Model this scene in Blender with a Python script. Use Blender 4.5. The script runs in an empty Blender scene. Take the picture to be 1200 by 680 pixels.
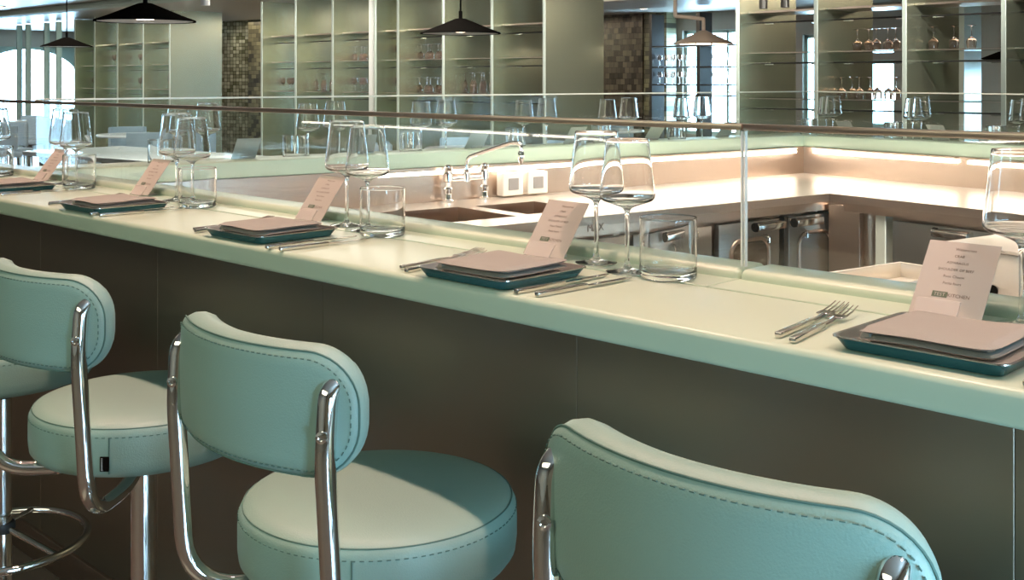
import bpy, bmesh, math, random
from mathutils import Vector, Matrix
random.seed(7)
R = math.radians
C = bpy.context.scene.collection
SC = bpy.context.scene

# ---------------------------------------------------------------- camera, world, big lights, exposure
cam_d = bpy.data.cameras.new('camera'); cam = bpy.data.objects.new('camera', cam_d); C.objects.link(cam)
cam.location = (0, 0, 1.37)
CAM_YAW = math.atan(1350 / 1330)
cam.rotation_euler = (R(90), 0, math.pi / 2 - (math.pi / 2 - CAM_YAW))
cam.rotation_euler = (R(90), 0, CAM_YAW - 0)
# forward must be (-cos t, sin t) with t = CAM_YAW in world axes
fwd = Vector((-math.cos(CAM_YAW), math.sin(CAM_YAW), 0))
cam.rotation_euler = fwd.to_track_quat('-Z', 'Y').to_euler()
cam_d.sensor_width = 36; cam_d.lens = 1330 / 1200 * 36
cam_d.shift_y = -(340 - 92) / 1200
cam_d.clip_start = 0.05; cam_d.clip_end = 200
SC.camera = cam
SC.view_settings.view_transform = 'Standard'; SC.view_settings.look = 'None'
SC.view_settings.gamma = 1; SC.view_settings.use_curve_mapping = False
SC.view_settings.exposure = 0.5
SC.cycles.max_bounces = 16; SC.cycles.transmission_bounces = 14; SC.cycles.transparent_max_bounces = 40; SC.cycles.glossy_bounces = 6

w = bpy.data.worlds.new('sky'); SC.world = w; w.use_nodes = True
bg = w.node_tree.nodes['Background']; bg.inputs[0].default_value = (0.47, 0.76, 1.0, 1); bg.inputs[1].default_value = 20.0

def light(name, kind, loc, energy, color, target=None, **kw):
    d = bpy.data.lights.new(name, kind); d.energy = energy; d.color = color
    for k, v in kw.items(): setattr(d, k, v)
    o = bpy.data.objects.new(name, d); C.objects.link(o); o.location = loc
    if target is not None:
        o.rotation_euler = (Vector(target) - Vector(loc)).to_track_quat('-Z', 'Y').to_euler()
    return o
WARM = (1, .58, .45)
for k in range(8):                                   # row of ceiling spots over the front of the near counter
    x = .55 - k * .72
    light('ceiling_spot', 'SPOT', (x, 1.22, 2.34), 28, WARM, (x, 1.18, 0), spot_size=R(105), spot_blend=.6, shadow_soft_size=.03)
light('pit_fill_light', 'AREA', (-2.0, 3.4, 2.36), 44, (1, .82, .70), (-2.0, 3.4, 0), shape='RECTANGLE', size=1.4, size_y=1.6, spread=R(110))  # added fill over the kitchen pit, stands for no visible lamp
light('room_fill_light', 'AREA', (-1.6, -1.6, 2.36), 36, (1, 1, .72), (-1.6, -1.6, 0), shape='RECTANGLE', size=3.5, size_y=1.2)  # added fill behind the camera for stools and counter front
for k in range(9):                                   # unseen spots added to brighten the steel rack
    x = -1.2 - 1.75 * k
    light('rack_fill_spot', 'SPOT', (x, 7.3, 2.34), 110 if k < 5 else 60, (1, .98, .88), (x - 2.2, 8.6, 1.3), spot_size=R(100), spot_blend=.8, shadow_soft_size=.06)
light('room_fill_light', 'AREA', (-8, 5.0, 2.36), 90, (1, .95, .85), (-8, 5.0, 0), shape='RECTANGLE', size=5, size_y=1.0)  # added fill for the space before the rack, no fixture there
light('room_fill_light', 'AREA', (-13, 11.5, 2.36), 220, (1, .86, .7), (-13, 11.5, 0), shape='RECTANGLE', size=9, size_y=3)  # added fill brightening the area behind the rack
light('room_fill_light', 'AREA', (-15, 4.5, 2.36), 180, (1, .9, .8), (-15, 4.5, 0), shape='RECTANGLE', size=8, size_y=4)  # added fill lifting the far left of the room
def portal(loc, target, sx, sy):
    o = light('window_portal', 'AREA', loc, 1, (1, 1, 1), target, shape='RECTANGLE', size=sx, size_y=sy)
    o.data.cycles.is_portal = True
portal((2.15, 1.1, .75), (0, 1.1, .75), 2.6, 1.2)
portal((-24.4, 10.1, 1.3), (0, 10.1, 1.3), 2.4, 1.7)

# ---------------------------------------------------------------- materials
def nodes(name):
    m = bpy.data.materials.new(name); m.use_nodes = True
    nt = m.node_tree; return m, nt, nt.nodes['Principled BSDF']
def lin(h):
    h = h.lstrip('#'); v = [int(h[i:i + 2], 16) / 255 for i in (0, 2, 4)]
    return tuple(((c + .055) / 1.055) ** 2.4 if c > .04045 else c / 12.92 for c in v) + (1,)
def pbr(name, col, rough=.5, metal=0, spec=.5, bump=0, bscale=60, var=0, vscale=8, coat=0, stretch=None, aniso=0, emit=None, estr=0):
    m, nt, b = nodes(name)
    if isinstance(col, str): col = lin(col)
    b.inputs['Base Color'].default_value = col
    b.inputs['Roughness'].default_value = rough; b.inputs['Metallic'].default_value = metal
    b.inputs['Specular IOR Level'].default_value = spec
    b.inputs['Coat Weight'].default_value = coat
    if emit: b.inputs['Emission Color'].default_value = emit; b.inputs['Emission Strength'].default_value = estr
    tc = nt.nodes.new('ShaderNodeTexCoord'); src = tc.outputs['Object']
    if stretch:
        mp = nt.nodes.new('ShaderNodeMapping'); mp.inputs['Scale'].default_value = stretch
        nt.links.new(src, mp.inputs[0]); src = mp.outputs[0]
    if bump:
        n = nt.nodes.new('ShaderNodeTexNoise'); n.inputs['Scale'].default_value = bscale; n.inputs['Detail'].default_value = 4
        nt.links.new(src, n.inputs['Vector'])
        bp = nt.nodes.new('ShaderNodeBump'); bp.inputs['Strength'].default_value = bump; bp.inputs['Distance'].default_value = .002
        nt.links.new(n.outputs['Fac'], bp.inputs['Height']); nt.links.new(bp.outputs[0], b.inputs['Normal'])
    if var:
        n = nt.nodes.new('ShaderNodeTexNoise'); n.inputs['Scale'].default_value = vscale; n.inputs['Detail'].default_value = 3
        nt.links.new(src, n.inputs['Vector'])
        mx = nt.nodes.new('ShaderNodeMix'); mx.data_type = 'RGBA'
        mx.inputs['A'].default_value = tuple(c * (1 - var) for c in col[:3]) + (1,)
        mx.inputs['B'].default_value = tuple(min(1, c * (1 + var)) for c in col[:3]) + (1,)
        nt.links.new(n.outputs['Fac'], mx.inputs['Factor']); nt.links.new(mx.outputs['Result'], b.inputs['Base Color'])
    return m
def tiles(name, c1, c2, mortar, sc, bw, bh, rough=.3, metal=0, off=.5):
    m, nt, b = nodes(name)
    tc = nt.nodes.new('ShaderNodeTexCoord'); mp = nt.nodes.new('ShaderNodeMapping')
    mp.inputs['Rotation'].default_value = (R(90), 0, 0)
    br = nt.nodes.new('ShaderNodeTexBrick'); br.inputs['Scale'].default_value = sc
    br.inputs['Color1'].default_value = lin(c1); br.inputs['Color2'].default_value = lin(c2); br.inputs['Mortar'].default_value = lin(mortar)
    br.inputs['Brick Width'].default_value = bw; br.inputs['Row Height'].default_value = bh
    br.inputs['Mortar Size'].default_value = .012; br.offset = off
    nt.links.new(tc.outputs['Object'], mp.inputs[0]); nt.links.new(mp.outputs[0], br.inputs['Vector'])
    nt.links.new(br.outputs['Color'], b.inputs['Base Color'])
    b.inputs['Roughness'].default_value = rough; b.inputs['Metallic'].default_value = metal
    return m
def clear_pane(name, tint=(.97, .99, .98, 1)):
    m, nt, b = nodes(name); nt.nodes.remove(b); out = nt.nodes['Material Output']
    t = nt.nodes.new('ShaderNodeBsdfTransparent'); t.inputs[0].default_value = tint
    g = nt.nodes.new('ShaderNodeBsdfGlossy'); g.inputs['Roughness'].default_value = 0.0
    lw = nt.nodes.new('ShaderNodeLayerWeight'); lw.inputs[0].default_value = .5
    pw = nt.nodes.new('ShaderNodeMath'); pw.operation = 'POWER'; pw.inputs[1].default_value = 5
    f = nt.nodes.new('ShaderNodeMath'); f.operation = 'MULTIPLY_ADD'; f.inputs[1].default_value = .92; f.inputs[2].default_value = .04
    nt.links.new(lw.outputs['Facing'], pw.inputs[0]); nt.links.new(pw.outputs[0], f.inputs[0])
    mx = nt.nodes.new('ShaderNodeMixShader')
    nt.links.new(f.outputs[0], mx.inputs[0]); nt.links.new(t.outputs[0], mx.inputs[1]); nt.links.new(g.outputs[0], mx.inputs[2])
    nt.links.new(mx.outputs[0], out.inputs[0]); return m
def real_glass(name, col=(.985, .995, .99, 1), ior=1.47):
    m, nt, b = nodes(name); nt.nodes.remove(b); out = nt.nodes['Material Output']
    g = nt.nodes.new('ShaderNodeBsdfGlass'); g.inputs[0].default_value = col; g.inputs['Roughness'].default_value = 0; g.inputs['IOR'].default_value = ior
    nt.links.new(g.outputs[0], out.inputs[0]); return m
def emis(name, col, s):
    return pbr(name, (1, 1, 1, 1), .5, emit=col + (1,), estr=s)

M = dict(
    counter=pbr('mint_solid_surface', (.49, .635, .50, 1), .28, spec=.4, var=.04, vscale=5),
    vinyl=pbr('mint_vinyl', (.27, .43, .375, 1), .42, bump=.25, bscale=420, var=.05, vscale=6),
    seam=pbr('dark_teal_thread', (.10, .20, .17, 1), .7),
    chrome=pbr('polished_chrome', (.82, .80, .78, 1), .06, 1),
    steel=pbr('brushed_steel', (.58, .47, .39, 1), .28, 1, bump=.12, bscale=30, stretch=(1, 1, 25), var=.04),
    worksteel=pbr('worktop_steel', (.84, .77, .69, 1), .28, .75, var=.03, vscale=3),
    finsteel=pbr('partition_steel', (.62, .66, .51, 1), .27, .92, bump=.08, bscale=20, stretch=(1, 1, .04), var=.06, vscale=3),
    front=pbr('bronze_steel', (.30, .26, .20, 1), .34, .85, bump=.05, bscale=25, stretch=(.05, 1, 1), var=.10, vscale=2.5),
    edge=pbr('pale_metal_edge', (.62, .68, .60, 1), .35, .3),
    darkm=pbr('dark_metal', (.05, .045, .04, 1), .35, .6),
    black=pbr('matt_black', (.008, .007, .006, 1), 1.0, spec=0),
    blackrub=pbr('black_rubber', (.015, .015, .015, 1), .6),
    white=pbr('white_paint', (.8, .78, .74, 1), .5),
    lampin=pbr('lamp_inner', (.85, .78, .70, 1), .5),
    cloth=pbr('taupe_linen', (.31, .33, .30, 1), .9, spec=.1, bump=.3, bscale=500, var=.05),
    cutlery=pbr('cutlery_steel', (.72, .68, .64, 1), .14, 1),
    tray=pbr('tray_steel', (.66, .62, .58, 1), .22, 1),
    teal=pbr('painted_sky_reflection', (.04, .17, .21, 1), .25, .4),  # blue window reflection on the steel tray sides, painted in as colour
    paper=pbr('menu_paper', (.46, .46, .42, 1), .8, spec=.2),
    ink=pbr('grey_ink', (.16, .13, .11, 1), .8),
    logo=pbr('green_ink', (.10, .15, .10, 1), .7),
    acrylic=pbr('frosted_acrylic', (.80, .79, .75, 1), .15),
    pane=clear_pane('screen_glass'), winpane=clear_pane('window_glass', (.95, .98, 1, 1)),
    glass=real_glass('drinking_glass', (1, 1, 1, 1), 1.45), rackglass=real_glass('rack_glassware', (.94, .87, .84, 1), 1.5), shelfglass=clear_pane('shelf_glass', (.80, .90, .85, 1)),
    paneedge=pbr('glass_edge', (.80, .84, .80, 1), .2),
    led=emis('led_strip', (1, .86, .74), 14),
    down=emis('downlight_lens', (1, .8, .6), 10),
    ceil=pbr('ceiling_plaster', (.46, .41, .36, 1), .35, var=.05, vscale=.6),
    cove=pbr('mint_cove', (.50, .62, .54, 1), .6),
    wall=pbr('wall_plaster', (.42, .38, .32, 1), .6, var=.06, vscale=1.5),
    floor=pbr('dark_floor', (.13, .105, .085, 1), .16, spec=.6, var=.25, vscale=1.4),
    frame=pbr('window_frame_paint', (.40, .52, .47, 1), .4),
    mosaic=tiles('mosaic_tiles', '#e6e6cf', '#77795c', '#2c2b22', 4.0, .25, .25, .12, .6, 0),
    darktile=tiles('dark_tiles', '#3a322b', '#6d6252', '#25201c', 5.5, .5, .5, .18, .3),
    winerack=tiles('rack_boxes', '#3b372c', '#8c8768', '#211f19', 5.0, .7, .36, .3, .2),
    oven=pbr('door_steel', (.30, .29, .27, 1), .30, .9, var=.06),
    ovenglass=pbr('dark_window', (.10, .075, .05, 1), .05, spec=.8),
    lcd=pbr('grey_screen', (.30, .29, .28, 1), .2),
    device=pbr('cream_plastic', (.82, .78, .70, 1), .35),
    beige=pbr('beige_lamp_paint', (.55, .42, .33, 1), .45),
    tablewood=pbr('pale_tabletop', (.74, .80, .84, 1), .12, var=.05),
    chairfab=pbr('blue_grey_fabric', (.34, .46, .56, 1), .7),
    leaf=pbr('leaf_green', (.12, .22, .04, 1), .5, var=.3, vscale=20),
    pot=pbr('grey_pot', (.25, .23, .2, 1), .6),
)

M['acrylic'].node_tree.nodes['Principled BSDF'].inputs['Alpha'].default_value = .42
# ---------------------------------------------------------------- mesh helpers
def obj(name, bm, mat, parent=None, smooth=True, loc=(0, 0, 0), rot=(0, 0, 0)):
    bmesh.ops.recalc_face_normals(bm, faces=bm.faces)
    me = bpy.data.meshes.new(name); bm.to_mesh(me); bm.free()
    me.materials.append(M[mat] if isinstance(mat, str) else mat)
    if smooth:
        for p in me.polygons: p.use_smooth = True
        try: me.set_sharp_from_angle(angle=R(38))
        except Exception: pass
    o = bpy.data.objects.new(name, me); C.objects.link(o)
    o.location = loc; o.rotation_euler = rot
    if parent: o.parent = parent
    return o
def thing(name, label, cat, loc=(0, 0, 0), rz=0, group=None):
    o = bpy.data.objects.new(name, None); C.objects.link(o); o.empty_display_size = .05
    o.location = loc; o.rotation_euler = (0, 0, rz); o['label'] = label; o['category'] = cat
    if group: o['group'] = group
    return o
def tag(o, label, cat, group=None):
    o['label'] = label; o['category'] = cat
    if group: o['group'] = group
    return o
def struct(name, bm, mat, smooth=False, **k):
    o = obj(name, bm, mat, None, smooth, **k); o['kind'] = 'structure'; return o
def dup(root, loc, rz, label, group=None):
    r = root.copy(); C.objects.link(r); r.location = loc; r.rotation_euler = (root.rotation_euler[0], root.rotation_euler[1], rz); r['label'] = label
    if group: r['group'] = group
    for ch in list(root.children):
        c = ch.copy(); C.objects.link(c); c.parent = r
        for g in list(ch.children):
            d = g.copy(); C.objects.link(d); d.parent = c
    return r
def box(bm, c, s, bev=0, seg=2, rz=0, mat4=None):
    r = bmesh.ops.create_cube(bm, size=1); vs = r['verts']
    bmesh.ops.scale(bm, vec=s, verts=vs)
    if bev:
        es = list({e for v in vs for e in v.link_edges})
        g = bmesh.ops.bevel(bm, geom=es, offset=bev, segments=seg, profile=.5, affect='EDGES')
        vs = list({v for f in g['faces'] for v in f.verts} | {v for v in vs if v.is_valid})
    if rz: bmesh.ops.rotate(bm, cent=(0, 0, 0), matrix=Matrix.Rotation(rz, 3, 'Z'), verts=vs)
    if mat4 is not None: bmesh.ops.transform(bm, matrix=mat4, verts=vs)
    bmesh.ops.translate(bm, vec=c, verts=vs)
    return vs
def B(c, s, bev=0, seg=2, rz=0):
    bm = bmesh.new(); box(bm, c, s, bev, seg, rz); return bm
def prism(pts, z0, z1, bev=0, seg=2):
    bm = bmesh.new()
    lo = [bm.verts.new((x, y, z0)) for x, y in pts]; hi = [bm.verts.new((x, y, z1)) for x, y in pts]
    n = len(pts); bm.faces.new(lo[::-1]); top = bm.faces.new(hi)
    for i in range(n): bm.faces.new((lo[i], lo[(i + 1) % n], hi[(i + 1) % n], hi[i]))
    bmesh.ops.recalc_face_normals(bm, faces=bm.faces)
    if bev: bmesh.ops.bevel(bm, geom=list(top.edges) + [e for e in bm.edges if e.verts[0] in lo and e.verts[1] in lo], offset=bev, segments=seg, profile=.5, affect='EDGES')
    return bm
def lathe(prof, seg=40, bm=None, c=(0, 0, 0), close=False):
    bm = bm or bmesh.new(); rings = []
    for r, z in prof:
        if r < 1e-6: rings.append([bm.verts.new((c[0], c[1], c[2] + z))])
        else: rings.append([bm.verts.new((c[0] + r * math.cos(2 * math.pi * i / seg), c[1] + r * math.sin(2 * math.pi * i / seg), c[2] + z)) for i in range(seg)])
    prs = list(zip(rings[:-1], rings[1:]))
    if close: prs.append((rings[-1], rings[0]))
    for a, b in prs:
        for i in range(seg):
            j = (i + 1) % seg
            if len(a) == 1 and len(b) == 1: continue
            if len(a) == 1: bm.faces.new((a[0], b[i], b[j]))
            elif len(b) == 1: bm.faces.new((a[i], a[j], b[0]))
            else: bm.faces.new((a[i], a[j], b[j], b[i]))
    return bm
def rounded(pts, rad, n=6):
    """polyline with its corners replaced by arcs"""
    pts = [Vector(p) for p in pts]; out = [pts[0]]
    for i in range(1, len(pts) - 1):
        p, a, b = pts[i], pts[i - 1], pts[i + 1]
        r = rad[i - 1] if isinstance(rad, (list, tuple)) else rad
        d = min(r, (a - p).length * .49, (b - p).length * .49)
        s, e = p + (a - p).normalized() * d, p + (b - p).normalized() * d
        for k in range(n + 1):
            t = k / n; out.append((1 - t) ** 2 * s + 2 * t * (1 - t) * p + t * t * e)
    out.append(pts[-1]); return out
def tube(pts, r, seg=14, bm=None, cyclic=False, cap=True):
    bm = bm or bmesh.new(); pts = [Vector(p) for p in pts]; n = len(pts); rings = []
    up = None
    for i, p in enumerate(pts):
        if cyclic: t = (pts[(i + 1) % n] - pts[i - 1]).normalized()
        else: t = (pts[min(i + 1, n - 1)] - pts[max(i - 1, 0)]).normalized()
        if up is None: up = t.orthogonal().normalized()
        else: up = (up - t * up.dot(t)).normalized()
        s = t.cross(up); rr = r[i] if isinstance(r, (list, tuple)) else r
        rings.append([bm.verts.new(p + rr * (math.cos(2 * math.pi * k / seg) * up + math.sin(2 * math.pi * k / seg) * s)) for k in range(seg)])
    prs = list(zip(rings[:-1], rings[1:]))
    if cyclic: prs.append((rings[-1], rings[0]))
    for a, b in prs:
        for k in range(seg): bm.faces.new((a[k], a[(k + 1) % seg], b[(k + 1) % seg], b[k]))
    if cap and not cyclic: bm.faces.new(rings[0][::-1]); bm.faces.new(rings[-1])
    return bm
def text_bm(s, size, align='CENTER', depth=.0):
    cu = bpy.data.curves.new('t', 'FONT'); cu.body = s; cu.size = size; cu.align_x = align; cu.extrude = depth; cu.resolution_u = 2
    o = bpy.data.objects.new('t', cu); C.objects.link(o)
    dg = bpy.context.evaluated_depsgraph_get(); me = bpy.data.meshes.new_from_object(o.evaluated_get(dg))
    bm = bmesh.new(); bm.from_mesh(me); bpy.data.objects.remove(o); bpy.data.curves.remove(cu); bpy.data.meshes.remove(me)
    return bm
ORD = ['first', 'second', 'third', 'fourth', 'fifth', 'sixth', 'seventh', 'eighth', 'ninth', 'tenth', 'eleventh', 'twelfth', 'thirteenth', 'fourteenth']

# ---------------------------------------------------------------- room shell
XL, XR, YF, YB, ZC = -24.5, 2.2, -3.5, 14.6, 2.40
struct('floor', B(((XL + XR) / 2, (YF + YB) / 2, -.05), (XR - XL + .6, YB - YF + .6, .1)), 'floor')
struct('ceiling', B(((XL + XR) / 2, (YF + YB) / 2, ZC + .05), (XR - XL + .6, YB - YF + .6, .1)), 'ceil')
def wall_with_holes(name, axis, at, a0, a1, holes, mat='wall', th=.2):
    """wall along X (axis 'x', at = y) or along Y (axis 'y', at = x), holes = (a0, a1, z0, z1)"""
    bm = bmesh.new()
    def bx(p0, p1, z0, z1):
        if p1 - p0 < 1e-4 or z1 - z0 < 1e-4: return
        m = (p0 + p1) / 2; l = p1 - p0
        if axis == 'x': box(bm, (m, at, (z0 + z1) / 2), (l, th, z1 - z0))
        else: box(bm, (at, m, (z0 + z1) / 2), (th, l, z1 - z0))
    cur = a0
    for h in sorted(holes):
        bx(cur, h[0], 0, ZC); bx(h[0], h[1], 0, h[2]); bx(h[0], h[1], h[3], ZC); cur = h[1]
    bx(cur, a1, 0, ZC)
    return struct(name, bm, mat)
back_holes = [(-10.62, -9.42, .5, 2.12), (-8.5, -8.25, .5, 2.0), (-7.5, -7.1, .7, 1.62), (-5.3, -4.9, .6, 1.5)]
wall_with_holes('wall_back', 'x', YB + .1, XL, XR, back_holes)
wall_with_holes('wall_front', 'x', YF - .1, XL, XR, [])
wall_with_holes('wall_left', 'y', XL - .1, YF, YB, [(8.9, 11.3, .45, 2.05)])
wall_with_holes('wall_right', 'y', XR + .1, YF, YB, [(-.2, 2.4, .15, 1.35)])
wn = [0]
def window(axis, at, a0, a1, z0, z1, nm=2, arch=False):
    wn[0] += 1
    m, l, h, zc = (a0 + a1) / 2, a1 - a0, z1 - z0, (z0 + z1) / 2
    bm = bmesh.new()
    def bx(c, s):
        if axis == 'x': box(bm, (c[0], at, c[1]), (s[0], .08, s[1]))
        else: box(bm, (at, c[0], c[1]), (.08, s[0], s[1]))
    f = .05
    bx((m, z0 + f / 2), (l, f)); bx((m, z1 - f / 2), (l, f)); bx((a0 + f / 2, zc), (f, h)); bx((a1 - f / 2, zc), (f, h))
    for k in range(1, nm): bx((a0 + l * k / nm, zc), (.04, h))
    if arch:      # arched spandrels in the two upper corners
        for s in (-1, 1):
            vs = []
            n = 14; rx, rz = l / 2 - f, .75
            pts = [(m + s * rx * math.cos(R(90) * k / n), z1 - f - rz + rz * math.sin(R(90) * k / n)) for k in range(n + 1)]
            pts.append((m + s * rx, z1 - f))
            a = [bm.verts.new((at - .04, p[0], p[1])) for p in pts]; b2 = [bm.verts.new((at + .04, p[0], p[1])) for p in pts]
            bm.faces.new(a); bm.faces.new(b2)
            for i in range(len(pts)): j = (i + 1) % len(pts); bm.faces.new((a[i], a[j], b2[j], b2[i]))
    o = struct('window_%d' % wn[0], bm, 'frame')
    p = B((m, at, zc), (l, .012, h)) if axis == 'x' else B((at, m, zc), (.012, l, h))
    obj('window_pane', p, 'winpane', o, False)
for h in back_holes: window('x', YB + .1, *h, nm=1 if h[1] - h[0] < 1 else 3)
window('y', XL - .1, 8.9, 11.3, .45, 2.05, 1, True)
window('y', XR + .1, -.2, 2.4, .15, 1.35, 3)
# tiled wall sections
struct('trim_1', B((-12.15, YB - .25, 1.2), (2.1, .3, 2.4)), 'darktile')
struct('trim_2', B((-10.87, YB - .25, 1.2), (.44, .25, 2.4)), 'winerack')
struct('trim_3', B((-17.9, 11.2, 1.2), (.9, .5, 2.4), rz=R(20)), 'mosaic')
struct('trim_4', B((-16.75, 11.3, 1.2), (1.3, .5, 2.4), rz=R(4)), 'winerack')
struct('trim_5', B((-5.9, 13.6, 1.2), (.55, .5, 2.4)), 'edge')
struct('trim_6', B((-23.6, 7.4, 1.0), (.3, 1.6, 2.0)), 'wall')
# cove steps in the ceiling
struct('trim_7', B((-15.5, 5.3, 2.37), (9, .5, .06), .02), 'cove')
struct('trim_8', B((-17.5, 7.0, 2.36), (12, .25, .08), .02), 'cove')
struct('trim_9', B((-10.5, 11.5, 2.36), (7, 1.4, .08), .02), 'ceil')

# ---------------------------------------------------------------- near bar counter
Y0, YG, YS, YE = 1.12, 1.366, 1.445, 1.53      # front edge, groove, ledge front, ledge back
bar = thing('bar_counter', 'long mint green bar counter with a brown brushed metal front', 'counter', (0, 0, 0))
xa, xb = -4.6, 1.15
bm = B(((xa + xb) / 2, (Y0 + YG - .0015) / 2, 1.05), (xb - xa, YG - Y0 - .0015, .04), .009, 4); obj('countertop', bm, 'counter', bar)
for a, b in ((xa, -.951), (-.949, xb)):
    obj('back_strip', B(((a + b) / 2, (YG + YS) / 2 + .02, 1.05), (b - a, YS - YG + .04, .04), .0012, 1), 'counter', bar)
    bm = B(((a + b) / 2, (YS + YE) / 2, 1.0575), (b - a, YE - YS, .055), .011, 4); obj('ledge', bm, 'counter', bar)
obj('inner_lip', B(((xa + xb) / 2, 1.535, .985), (xb - xa, .012, .11)), 'steel', bar, False)
seams = [-4.6, -3.93, -3.2, -2.53, -1.86, -1.186, -.51, .16, 1.15]
for a, b in zip(seams[:-1], seams[1:]):
    obj('front_panel', B(((a + b) / 2, 1.365, .56), (b - a - .0008, .03, .94), .0006, 1), 'front', bar, False)
obj('plinth', B(((xa + xb) / 2, 1.352, .045), (xb - xa, .02, .09), .004, 2), 'steel', bar)
obj('body', B(((xa + xb) / 2, 1.45, .515), (xb - xa - .02, .12, 1.03)), 'darkm', bar, False)

# glass screens along the near counter
def screen(name, label, p0, p1, z0, z1, railmat, rh=.010, th=.006, ends=(-1, 1)):
    p0, p1 = Vector(p0), Vector(p1); d = p1 - p0; L = d.length; a = math.atan2(d.y, d.x); mid = (p0 + p1) / 2
    t = thing(name, label, 'glass screen', (mid.x, mid.y, z0), a)
    obj('pane', B((0, 0, (z1 - z0) / 2), (L - .004, th, z1 - z0)), 'pane', t, False)
    obj('top_rail', B((0, 0, z1 - z0 + rh / 2 - .002), (L, th + .006, rh), .002, 2), railmat, t)
    for s in ends: obj('edge', B((s * (L / 2 - .0022), 0, (z1 - z0) / 2), (.0015, th + .0006, z1 - z0 - .006)), 'paneedge', t, False)
    return t
screen('glass_screen', 'long low glass screen on near counter, left of the upright joint', (-4.55, 1.462), (-.951, 1.462), 1.084, 1.294, 'steel')
screen('glass_screen', 'low glass screen on near counter, right of the upright joint', (-.949, 1.462), (1.1, 1.462), 1.084, 1.294, 'steel')

# ---------------------------------------------------------------- far wings of the counter
L0 = Vector((-3.36, 2.16)); ld = Vector((.1454, .9894)); ln = Vector((-.9894, .1454))
K0 = Vector((-2.935, 5.05)); rd = Vector((.98, -.2)).normalized(); rn = Vector((.2, .98)).normalized()
def ll(t, off): return L0 + ld * t + ln * off          # along left wing, off = outwards
def rr_(t, off): return K0 + rd * t + rn * off
def isect(p, d, q, e):
    den = d.x * e.y - d.y * e.x; k = ((q - p).x * e.y - (q - p).y * e.x) / den; return p + d * k
def corner(o1, o2=None): return isect(ll(0, o1), ld, rr_(0, o1 if o2 is None else o2), rd)
def band_l(o1, o2, z0, z1, bev=0, t0=None):
    y0 = 1.53
    def st(o): return isect(ll(0, o), ld, Vector((0, y0)), Vector((1, 0)))
    p = [st(o1), corner(o1), corner(o2), st(o2)]
    return prism([(v.x, v.y) for v in p], z0, z1, bev)
def band_r(o1, o2, z0, z1, bev=0, t1=4.9):
    p = [corner(o1), rr_(t1, o1), rr_(t1, o2), corner(o2)]
    return prism([(v.x, v.y) for v in p], z0, z1, bev)
for nm, fn, lab in (('bar_counter', band_l, 'left wing of the mint counter, running back along the kitchen'),
                    ('bar_counter', band_r, 'far wing of the mint counter, beyond the right-hand worktop')):
    t = thing(nm, lab, 'counter')
    obj('ledge', fn(.0, .115, 1.03, 1.088, .008), 'counter', t)
    obj('countertop', fn(.1165, .44, 1.03, 1.07, .008), 'counter', t)
    obj('splash_panel', fn(-.004, .02, .88, 1.03), 'steel', t, False)
    obj('body', fn(.05, .25, 0, 1.029), 'front', t, False)
def led(label, p, q):
    d = q - p; L = d.length; a = math.atan2(d.y, d.x); m = (p + q) / 2
    t = thing('led_strip', label, 'light strip', (m.x, m.y, 1.008), a, 'lit strips under the counter lip')
    obj('channel', B((0, 0, .018), (L, .022, .006)), 'steel', t, False)
    obj('diffuser', B((0, 0, .002), (L - .01, .018, .014), .003, 2), 'led', t)
cl = corner(-.015)
led('long glowing light strip under the lip of the left counter wing', Vector((-3.46, 1.57)), cl - ld * .06)
led('lit strip under the far counter lip, just right of the kitchen corner', cl + rd * .06, cl + rd * .86)
led('lit strip under the far counter lip, behind the rightmost wine glass', cl + rd * .91, cl + rd * 1.9)
led('long lit strip at the right end of the far counter wing', cl + rd * 1.95, cl + rd * 4.8)
led('light strip under the near counter lip facing the worktops', Vector((-3.3, 1.556)), Vector((.9, 1.556)))
gl = corner(.06)
s0 = isect(ll(0, .06), ld, Vector((0, 1.47)), Vector((1, 0)))
def screen2(label, a, b): return screen('glass_screen', label, a, b, 1.087, 1.303, 'edge', rh=.006, ends=())
gA, gB = s0, gl; mid = gA + (gB - gA) * .5
screen2('glass screen on the left counter wing, its nearer half', (gA.x, gA.y), (mid.x, mid.y))
screen2('glass screen on the left counter wing, its farther half', (mid.x, mid.y), (gB.x, gB.y))
e = gl + rd * 4.85
screen2('glass screen along the far counter wing', (gl.x, gl.y), (e.x, e.y))

# ---------------------------------------------------------------- kitchen worktops
wl_b0 = isect(ll(0, -.006), ld, Vector((0, 1.545)), Vector((1, 0)))
wl_f0 = isect(ll(0, -.72), ld, Vector((0, 1.545)), Vector((1, 0)))
kc_b, kc_f = corner(-.006), corner(-.72, -.70)
def flat(points, z0, z1, bev=0): return prism([(p.x, p.y) for p in points], z0, z1, bev)
# left worktop is built of strips round the two sink bowls
def wt(t, off): return ll(t, off)
tl0 = (wl_b0 - L0).dot(ld); tl0f = (wl_f0 - L0).dot(ld)
sinks = [(.36, .70, -.56, -.20), (.76, 1.04, -.54, -.22)]
wtop = thing('worktop', 'pale steel kitchen worktop along the left wing, with sinks', 'worktop')
bm = bmesh.new()
def quad(a, b, c, d, z0=.868, z1=.90):
    vs = [bm.verts.new((p.x, p.y, z)) for z in (z0, z1) for p in (a, b, c, d)]
    for f in ((3, 2, 1, 0), (4, 5, 6, 7), (0, 1, 5, 4), (1, 2, 6, 5), (2, 3, 7, 6), (3, 0, 4, 7)): bm.faces.new([vs[i] for i in f])
quad(wl_f0, wt(.36, -.72), wt(.36, -.006), wl_b0)
quad(wt(.70, -.72), wt(.76, -.72), wt(.76, -.006), wt(.70, -.006))
for t0, t1, o0, o1 in sinks:
    quad(wt(t0, -.72), wt(t1, -.72), wt(t1, o0), wt(t0, o0)); quad(wt(t0, o1), wt(t1, o1), wt(t1, -.006), wt(t0, -.006))
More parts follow.
